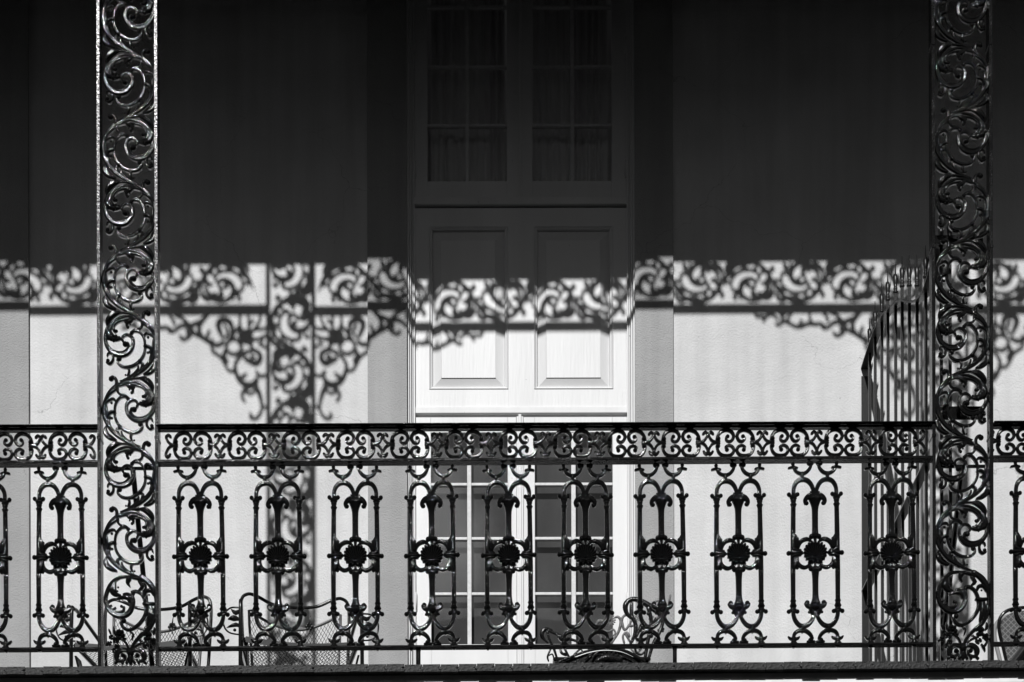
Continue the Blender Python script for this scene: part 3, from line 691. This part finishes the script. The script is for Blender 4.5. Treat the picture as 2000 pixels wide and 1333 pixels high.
# bracket: traced below the frieze rail from the post outwards (units: shadow readings)
def bracket():
    m = MB(0, 0, 1/365.0, 0); m.wf = 1.05; m.T = .012; st = m.stroke; ba = m.ball
    st([(0,-1.5,5),(100,-1.5,5),(200,-1.5,5),(325,-1.5,5)], 1.5, 2)
    st([(-1,0,4),(-1,100,4),(-1,208,4)], 1.5, 2)
    # outer foot
    st([(2,120,5),(12,122,6),(20,114,6)], 1, 3); st([(20,128,9),(22,140,10),(15,155,9),(11,170,7),(9,182,6),(3,182,4)], 1, 3)
    st([(9,182,6),(13,195,6),(22,205,6),(32,203,5),(32,196,5)], 1, 3); ba(31,197,3.5)
    st([(22,138,8),(36,142,9),(45,150,7),(49,161,6),(44,170,5)], 1, 3); ba(44,169,3.5); st([(24,150,5),(30,156,5),(40,154,5)], 1, 2)
    # lower ring with inner curl
    st([(20,130,8),(30,137,8),(43,137,10),(54,128,9),(61,112,8),(61,96,7),(52,84,6),(42,78,5)], 1, 4)
    st([(42,88,7),(32,92,10),(22,96,11),(14,90,10),(13,80,9),(19,73,8),(30,72,6),(44,76,6)], 1, 4); st([(24,84,5),(30,83,5)], 1, 2)
    st([(40,118,4),(50,124,6)], 1, 2); ba(45,122,4)
    # pierced ring
    st([(64+15*cos(a*pi/6), 64+15*sin(a*pi/6), 6.5) for a in range(13)], 1, 2)
    # outer contour with lobes
    st([(62,108,7),(67,112,6),(75,110,5.5),(82,98,6),(90,84,6),(105,74,6)], 1, 3); st([(80,70,6),(84,82,10),(78,92,8)], 1, 3)
    st([(85,56,7),(98,61,8),(113,54,8),(128,44,8),(138,40,7),(146,32,8),(160,20,6)], 1, 3); st([(105,74,6),(108,62,6),(106,52,6)], 1, 3)
    # hook
    st([(76,56,6),(70,44,6),(68,28,8),(71,17,10),(80,11,11),(90,12,11),(95,20,11),(92,32,9),(86,46,6)], 1, 4)
    st([(82,24,5),(76,34,6),(80,46,5)], 1, 3)
    # ring 2
    st([(113,52,7),(124,46,8),(132,34,9),(131,22,8),(124,12,7),(115,2,6)], 1, 4); st([(112,34,5),(116,42,7)], 1, 2)
    st([(116,0,6),(127,12,6),(138,18,8),(150,22,8),(162,10,6),(178,3,5)], 1, 3)
    # central leaf mass
    ba(40,44,13); ba(48,40,9); ba(33,52,8)
    for p in ([(40,44,9),(34,26,6),(36,4,5)], [(40,44,9),(52,24,6),(52,3,5)], [(40,44,9),(24,30,6),(14,14,5),(12,2,5)], [(40,44,8),(54,58,6)], [(40,44,8),(22,50,6),(8,46,5),(0,40,4)],
              [(34,52,8),(30,64,6),(22,72,6)], [(22,30,6),(8,30,5),(0,26,4)], [(8,46,5),(10,58,5),(16,60,4)], [(52,24,6),(62,34,7),(68,44,6)], [(0,66,4),(8,64,5)], [(26,14,5),(36,20,5)]): st(p, 1, 3)
    # far lobes
    st([(145,34,8),(152,44,7),(163,50,6),(169,45,5)], 1, 3); ba(168,44,3.5); st([(150,26,7),(156,34,6),(152,42,5)], 1, 2)
    st([(160,22,8),(170,24,7),(182,34,6),(191,34,5)], 1, 3); ba(191,33,3.5)
    st([(182,34,5),(194,26,6),(206,27,7),(214,20,6),(216,6,5),(214,0,5)], 1, 3); st([(188,6,6),(180,14,5),(182,20,5)], 1, 2)
    st([(206,27,6),(220,26,7),(236,32,7),(252,27,6),(258,16,6),(252,6,5),(244,0,5)], 1, 4)
    st([(232,20,5),(236,30,6)], 1, 2); st([(252,27,6),(266,20,7),(276,28,6),(282,26,4)], 1, 3); ba(281,27,3)
    st([(266,20,6),(272,8,6),(276,0,5)], 1, 2); st([(278,16,5),(290,8,5),(300,12,5),(306,20,5)], 1, 3); ba(306,20,3)
    st([(300,12,5),(316,12,5),(321,10,5),(325,0,5)], 1, 3); st([(262,4,5),(268,10,5)], 1, 2); st([(292,0,5),(296,8,5)], 1, 2)
    return m
BRM = bracket().mesh('scroll_bracket', M['iron']); 
for i, xp in post_x.items():
    for s in (1, -1):
        if (i == -1 and s == -1) or (i == 2 and s == 1): continue
        xo = xp + (57.5*S if s == 1 else -61.5*S)
        nm = {-1: 'beyond the left edge', 0: 'of the left post', 1: 'of the right post', 2: 'beyond the right edge'}[i]
        o = link('iron_bracket', BRM, None, (xo, 0, ZF0+zf(xo)-.004), scale=(s, 1, 1.0))
        tag(o, 'lacy iron corner bracket on the %s side %s, under the roof' % ('right' if s == 1 else 'left', nm), 'bracket', 'corner brackets of the posts')

# gallery roof
roof = thing('gallery_roof', 'boarded gallery roof above the picture, shading the upper wall and door', 'roof', (0, 0, ZB))
part('roof_beam', boxm(-7.5, 7.5, -.07, .07, 0, .30), M['dark'], roof, rot=(0, -.0030, 0))
part('roof_slab', boxm(-7.5, 7.5, -.16, YW-.004, .33, .48), M['ceil'], roof)

# ------------------------------------------------------------------ spiked screen between the galleries
XD = XR+.0
t = thing('spiked_screen', 'curved black iron screen of spear topped pickets beside the right post', 'screen', (XD, 1.2, ZD))
def uy(u): return F*XD/(u-1000.0+ (0 if u else 0))-DC
tips = [(1701.5,624),(1712,590),(1725,555.6),(1737,532),(1752,516),(1765,503),(1779,501),(1794,500),(1811,482),(1825.5,452),(1841,420),(1858,415)]
rail = [(1688,742),(1692,722),(1701.5,692),(1712,660),(1724,633),(1737,613),(1752,599),(1768,589),(1781,592),(1794,591),(1807,581),(1817,561),(1829,520),(1841,478),(1860,470)]
def spear():
    m = MB(0, 0, 1, 0)
    m.tube([(0,0,0,.0115),(0,0,.008,.0135),(0,0,.012,.009),(0,0,.020,.0095),(0,0,.026,.0115),(0,0,.030,.008),(0,0,.045,.0105),(0,0,.075,.0125),(0,0,.092,.009),(0,0,.098,.004),(0,0,.15,.0014)], .01, curve=False, sides=8)
    for a in (0, 2.2): m.tube([(.006*cos(a),.006*sin(a),.05,.004),(.014*cos(a),.014*sin(a),.085,.003),(.012*cos(a),.012*sin(a),.10,.001)], .003, curve=False, sides=5)
    return m
SPM = spear().mesh('spear_head', M['screen'])
ys = []
for u, v in tips:
    y = uy(u+2.0); z = gz(v, y)
    p = MB(); p.box(-.0072, .0072, -.0072, .0072, 0, z-.15-ZD)
    o = part('picket', p, M['screen'], t, (0, y-1.2, 0), bevel=.001)
    link('spear_head', SPM, o, (0, 0, z-.15-ZD), scale=(1, 1, 1))
rp = [(uy(u+2), gz(v, uy(u+2))) for u, v in rail]
rm = MB(); R3 = catmull(rp, 4)
rings = []
for i, (y, z) in enumerate(R3):
    a = R3[max(i-1, 0)]; b = R3[min(i+1, len(R3)-1)]; ty, tz = b[0]-a[0], b[1]-a[1]; l = sqrt(ty*ty+tz*tz); ny, nz = -tz/l*.004, ty/l*.004
    rings.append([(-.022, y-1.2+ny, z-ZD+nz), (.022, y-1.2+ny, z-ZD+nz), (.022, y-1.2-ny, z-ZD-nz), (-.022, y-1.2-ny, z-ZD-nz)])
rm.rings(rings); part('curved_rail', rm, M['screen'], t, smooth=False)
yw_ = YW-.012
part('wall_bar', boxm(-.022, .022, yw_-.008-1.2, yw_-1.2, .0, gz(740, YW)-ZD), M['screen'], t)
dm = MB(); za, zb = gz(905, uy(1817)), gz(1165, uy(1690))
ya, yb = uy(1817), uy(1690)
l_ = sqrt((yb-ya)**2+(zb-za)**2); ny, nz = -(zb-za)/l_*.0035, (yb-ya)/l_*.0035
dm.rings([[(-.022, y_-1.2+ny, z_-ZD+nz), (.022, y_-1.2+ny, z_-ZD+nz), (.022, y_-1.2-ny, z_-ZD-nz), (-.022, y_-1.2-ny, z_-ZD-nz)] for y_, z_ in ((ya, za), (yb, zb))])
part('diagonal_brace', dm, M['screen'], t)
part('lower_rail', boxm(-.012, .012, .05-1.2, YW-.02-1.2, .06, .075), M['screen'], t)

# ------------------------------------------------------------------ mesh armchairs
def wire(m, quadf, nu, nv, r):
    # diamond mesh over a surface quadf(s,t)
    for fam in (1, -1):
        for k_ in range(-nv, nu+nv+1):
            pts = []
            for j in range(nv*2+1):
                t_ = j/(nv*2.0); s_ = (k_ + fam*(t_*nv))/nu
                if -.0001 <= s_ <= 1.0001: pts.append(quadf(s_, t_))
            if len(pts) > 1: m.tube(pts, r, curve=False, sides=3)
def chair_parts(t):
    # local frame: x right, y back, z up
    hw = .262
    for s in (-1, 1):
        fr_ = MB(); fr_.tube([(s*.285,-.24,0),(s*.285,-.24,.3),(s*.283,-.235,.60),(s*.28,-.21,.635),(s*.275,-.1,.635),(s*.262,.15,.60),(s*.255,.225,.585)], .0095, 4)
        part('arm_frame', fr_, M['chair'], t, smooth=True)
    bk = MB()
    bk.tube([(-hw+.012,.25,.38),(-hw,.27,.62),(-hw-.002,.285,.80),(-hw+.03,.29,.845),(-hw+.08,.29,.835),(-hw*.4,.30,.803),(0,.305,.795),(hw*.4,.30,.803),(hw-.08,.29,.835),(hw-.03,.29,.845),(hw+.002,.285,.80),(hw,.27,.62),(hw-.012,.25,.38)], .0085, 6)
    part('back_frame', bk, M['chair'], t, smooth=True)
    # inner flat frame with dipped top
    def top(s_): return .765 - .075*math.sin(pi*s_)
    def bf(s_, t_):
        x_ = -.225+.45*s_; x_ *= (.92+.08*t_); z_ = .40+(top(s_)-.40)*t_
        return (x_, .245+.045*t_-.05*(1-(2*s_-1)**2)*(-.6), z_)
    bm2 = MB(); wire(bm2, bf, 26, 10, .0014)
    o = part('back_mesh', bm2, M['chair'], t)
    ed = MB(); ed.tube([bf(0, 0), bf(0, .5), bf(0, 1)]+[bf(q/12, 1) for q in range(1, 12)]+[bf(1, 1), bf(1, .5), bf(1, 0)], .007, 2, 6)
    part('back_edge', ed, M['seatedge'], t, smooth=True)
    def sf(s_, t_):
        x_ = (-.26+.52*s_)*(1-.10*t_)
        return (x_, -.25+.50*t_, .448-.02*math.sin(pi*s_)-.02*t_)
    sm = MB(); wire(sm, sf, 24, 11, .0014); part('seat_mesh', sm, M['chair'], t)
    se = MB()
    P4 = [sf(q/10, 0) for q in range(11)]
    rs = [[(x_, y_-.012, z_+.012), (x_, y_-.003, z_+.014), (x_, y_-.001, z_-.012), (x_, y_-.010, z_-.014)] for x_, y_, z_ in P4]; se.rings(rs)
    part('seat_front_edge', se, M['seatedge'], t)
    se = MB()
    for e in (0, 1): se.tube([sf(e, q/4) for q in range(5)], .012, 2, 6)
    se.tube([sf(q/4, 1) for q in range(5)], .011, 2, 6)
    part('seat_rim', se, M['chair'], t, smooth=True)
    lg = MB()
    for s in (-1, 1):
        lg.rings([[(s*.25-.02,.24,.40),(s*.25+.02,.24,.40),(s*.25+.02,.27,.40),(s*.25-.02,.27,.40)],[(s*.24-.012,.28,0),(s*.24+.012,.28,0),(s*.24+.012,.30,0),(s*.24-.012,.30,0)]])
        lg.tube([(s*.285,-.235,.02),(s*.2,-.1,.10),(s*.12,.05,.16),(0,.1,.18)], .006, 4, 5)
        lg.rings([[(s*.27-.005,-.22,.41),(s*.27+.005,-.22,.41),(s*.27+.005,-.14,.41),(s*.27-.005,-.14,.41)],[(s*.19-.005,-.2,.08),(s*.19+.005,-.2,.08),(s*.19+.005,-.14,.08),(s*.19-.005,-.14,.08)]])
    part('legs_and_stretcher', lg, M['chair'], t, smooth=False)
    for s in (-1, 1):
        d_ = MB(0, 0, 1, -.235); f = lambda x_: s*x_
        d_.tube([(f(.285),-.235,.60),(f(.33),-.225,.60),(f(.362),-.215,.565),(f(.358),-.215,.515),(f(.33),-.22,.485),(f(.268),-.225,.477)], .0042, 5, 6)
        for a in ([(f(.285),.59,.010),(f(.305),.575,.024),(f(.325),.59,.006)], [(f(.287),.545,.012),(f(.315),.55,.030),(f(.337),.545,.010)], [(f(.287),.51,.008),(f(.305),.52,.022),(f(.345),.505,.006)]):
            d_.stroke([(x_, -z_, w_) for x_, z_, w_ in a], .3, 3)
        d_.ball(f(.31), -.495, .008)
        part('arm_scroll', d_, M['chair'], t, smooth=True)
    for x_ in (-.05, .07):
        d_ = MB(0, 0, 1, .285)
        for q in range(6):
            a = q*pi/3; d_.ball(x_+.014*cos(a), -(.70+.014*sin(a)), .009, .6)
        d_.ball(x_, -.70, .006, 1.5); d_.stroke([(x_,-.685,.006),(x_+.004,-.66,.004)], 1, 2); d_.stroke([(x_,-.715,.008),(x_+.005,-.75,.004)], 1, 2)
        part('back_flower', d_, M['cast'], t, smooth=True)
def copy_tree(o, parent=None):
    c = o.copy(); COL.objects.link(c); c.parent = parent
    for ch in list(o.children): copy_tree(ch, c)
    return c
cx1 = P(583, 1290, 1.28)[0]; cx2 = P(279, 1290, 1.28)[0]
ch1 = thing('mesh_armchair', 'black wire mesh armchair with curved top rail, standing clear, right of the left scroll post', 'chair', (cx1, 1.28, ZD), 'wire mesh armchairs on the gallery', math.radians(9))
chair_parts(ch1)
ch2 = copy_tree(ch1); ch2.location = (cx2, 1.30, ZD); ch2.rotation_euler.z = math.radians(-5)
tag(ch2, 'black wire mesh armchair half hidden behind the left scroll post', 'chair', 'wire mesh armchairs on the gallery')

# ------------------------------------------------------------------ ornate cast metal chair by the door
oc = thing('ornate_armchair', 'worn cast metal armchair with rolled arms and a daisy in its scrollwork back', 'chair', (P(1175, 1290, 1.3)[0], 1.3, ZD))
def tr(mb_y):
    s_ = (DC+mb_y)/F
    m = MB(0, 0, s_*.145, mb_y-1.3)
    def q(x_, v_):
        X_, Z_ = P(1040+x_*.145, 1150+v_*.145, mb_y); return (X_-oc.location.x, Z_-ZD)
    m.q = q; return m
a = tr(1.02)
for p in ([(260,565,36),(190,545,56),(138,575,70),(128,640,66),(165,695,34),(210,735,22)], [(195,555,44),(300,602,42),(450,662,40),(640,722,36)], [(195,575,40),(228,680,38),(295,830,36),(342,985,28)],
          [(245,815,26),(204,915,28),(215,975,22)], [(225,900,18),(268,885,22),(292,955,20)], [(340,640,30),(390,650,40),(420,700,20)], [(375,820,28),(395,870,40),(450,900,30)],
          [(436,815,34),(492,925,34)], [(640,815,32),(585,865,28),(525,930,22)], [(660,820,24),(676,860,24)]): a.stroke(p, .8, 4)
a.ball(385, 680, 22); a.ball(345, 650, 18); a.ball(430, 885, 24)
part('left_arm', a, M['cast'], oc, smooth=True)
a = tr(1.50)
for p in ([(960,440,36),(895,440,56),(858,490,30)], [(950,735,34),(912,630,30),(870,585,22)], [(955,560,20),(1030,582,32),(1088,550,28),(1116,600,26),(1078,645,20)],
          [(1060,735,38),(1140,620,36),(1180,520,42),(1190,430,42),(1152,382,36),(1110,392,28)], [(1200,470,38),(1210,400,36),(1245,362,34),(1300,366,28)], [(1208,460,36),(1240,560,36),(1310,480,32),(1342,400,26)],
          [(1235,730,32),(1218,640,30),(1268,590,32),(1300,640,44)], [(1240,600,26),(1320,725,32)], [(1330,725,32),(1400,600,32),(1462,480,30)], [(1290,500,26),(1340,505,32),(1400,470,24)], [(900,560,26),(940,590,22)],
          [(1840,185,30),(1858,90,24)], [(1700,160,26),(1650,180,36),(1630,215,24)], [(1330,820,26),(1400,870,30),(1460,820,26)]): a.stroke(p, .8, 4)
a.ball(1600, 395, 30); a.ball(1580, 410, 20); a.ball(1620, 380, 18); a.ball(1330, 505, 22)
part('scrollwork_back', a, M['cast_pale'], oc, smooth=True)
a = tr(1.49)
for q in range(15):
    an = 2*pi*q/15; a.stroke([(1040+26*cos(an), 424+26*sin(an), 10), (1040+74*cos(an), 424+74*sin(an), 22)], .8, 2)
a.ball(1040, 424, 22, 1.4)
part('daisy', a, M['cast_pale'], oc, smooth=True)
a = tr(1.49)
for q in range(9):
    an = 2*pi*q/9; a.stroke([(1400+14*cos(an), 400+14*sin(an), 8), (1400+42*cos(an), 400+42*sin(an), 16)], .8, 2)
part('daisy', a, M['cast_pale'], oc, smooth=True)
a = tr(1.05)
for p in ([(1330,400,44),(1268,330,60),(1252,230,76),(1300,160,66),(1390,145,70),(1500,190,80),(1620,265,90),(1740,340,96)], [(1335,195,40),(1335,350,54),(1392,500,58),(1372,640,52),(1322,740,40)],
          [(1560,260,60),(1600,440,54),(1572,620,54),(1542,780,50),(1518,945,46)], [(1760,400,60),(1745,500,50),(1700,610,54),(1625,750,48),(1565,950,42)], [(1470,500,60),(1540,560,66),(1630,600,60)],
          [(1640,450,40),(1680,400,50),(1745,450,40)], [(1700,560,40),(1750,560,30)], [(1400,640,40),(1440,560,44),(1480,470,36)], [(1380,800,34),(1400,860,34),(1460,890,34),(1520,840,30)], [(1440,820,26),(1480,760,26)]): a.stroke(p, .8, 4)
for x_, v_, r in ((1560,340,26),(1590,345,20),(1760,545,20),(1755,575,18),(1600,640,30),(1450,560,30)): a.ball(x_, v_, r)
part('right_arm', a, M['cast'], oc, smooth=True)
a = tr(1.0)
for p in ([(355,985,22),(560,905,32),(760,835,38),(960,806,40),(1180,822,44),(1350,888,48),(1500,975,44)], [(700,960,20),(760,900,26),(800,880,24)], [(790,985,24),(830,900,30),(880,860,26)], [(1220,900,30),(1290,925,24),(1380,975,22)], [(870,975,60),(1000,930,90),(1180,960,80)]): a.stroke(p, .9, 4)
for q in range(9): a.stroke([(1030+60*cos(pi+q*pi/8), 985+60*sin(pi+q*pi/8), 20), (1030+160*cos(pi+q*pi/8), 985+120*sin(pi+q*pi/8), 44)], 1, 2)
pl = [(360,990)]+[(x_, v_+8) for x_, v_ in ((560,912),(760,845),(960,814),(1180,830),(1350,896),(1500,984))]
pp = catmull([a.q(*p) for p in pl], 5); b0 = len(a.v); n_ = len(pp)
for y_ in (-.285, -.265): a.v += [(x_, y_, z_) for x_, z_ in pp] 
a.f += [tuple(range(b0, b0+n_)), tuple(range(b0+n_, b0+2*n_))[::-1]]
for i in range(n_): j = (i+1) % n_; a.f.append((b0+i, b0+j, b0+n_+j, b0+n_+i))
part('seat_apron', a, M['cast'], oc, smooth=False)
a = MB(); a.box(-.24, .22, -.28, .22, .355, .375); part('seat', a, M['cast'], oc, bevel=.01)
a = MB()
for x_ in (-.22, .22):
    for y_ in (-.26, .2): a.tube([(x_*.9,y_*.9,.355),(x_,y_,.18),(x_*1.1,y_*1.1,0)], .013, 4)
part('legs', a, M['cast'], oc, smooth=True)

# ------------------------------------------------------------------ upholstered chair at the right edge
fx0, _ = P(2046, 1290, 1.45)
fc = thing('upholstered_chair', 'black framed chair with rounded lattice patterned fabric back, at the right edge', 'chair', (fx0, 1.45, ZD))
s_ = (DC+1.45)/F
def fp(zx, zy): X_, Z_ = P(1920+zx*.1125, 1160+zy*.1125, 1.45); return (X_-fx0, Z_-ZD)
half = [(470,1500),(372,1130),(330,950),(290,800),(258,620),(268,480),(330,375),(450,300),(640,268),(860,258),(1120,255)]
L_ = [fp(*p) for p in half]; full = [(x_, z_) for x_, z_ in L_] + [(-x_, z_) for x_, z_ in L_[::-1]]
full = [(p[0], p[1]) for p in full]
tb = MB(); tb.tube([(x_, -.02, z_) for x_, z_ in full], .0085, 4, 7); part('back_frame', tb, M['chair'], fc, smooth=True)
inner = catmull([(x_*.955, z_-.012) for x_, z_ in full], 4)
pb = MB(); n_ = len(inner)
for y_, sc in ((-.012, .98), (.0, 1.0), (.022, 1.0), (.03, .98)):
    pb.v += [(x_*sc, y_, z_) for x_, z_ in inner]
for r_ in range(3):
    for i in range(n_): j = (i+1) % n_; pb.f.append((r_*n_+i, r_*n_+j, (r_+1)*n_+j, (r_+1)*n_+i))
pb.f.append(tuple(range(n_))); pb.f.append(tuple(range(3*n_, 4*n_))[::-1])
part('fabric_back', pb, M['fabric'], fc)
eb = MB(); eb.tube([(x_-(.010 if x_ < 0 else -.010), .03, z_-.02) for x_, z_ in full], .011, 4, 6); part('cushion_edge', eb, M['side'], fc, smooth=True)
eb = MB(); eb.box(-.21, .21, -.45, .0, .40, .46); part('seat', eb, M['fabric'], fc, bevel=.015)
eb = MB()
for x_ in (-.2, .2):
    for y_ in (-.42, .02): eb.tube([(x_, y_, .41), (x_, y_, 0)], .011, curve=False)
part('legs', eb, M['chair'], fc, smooth=True)
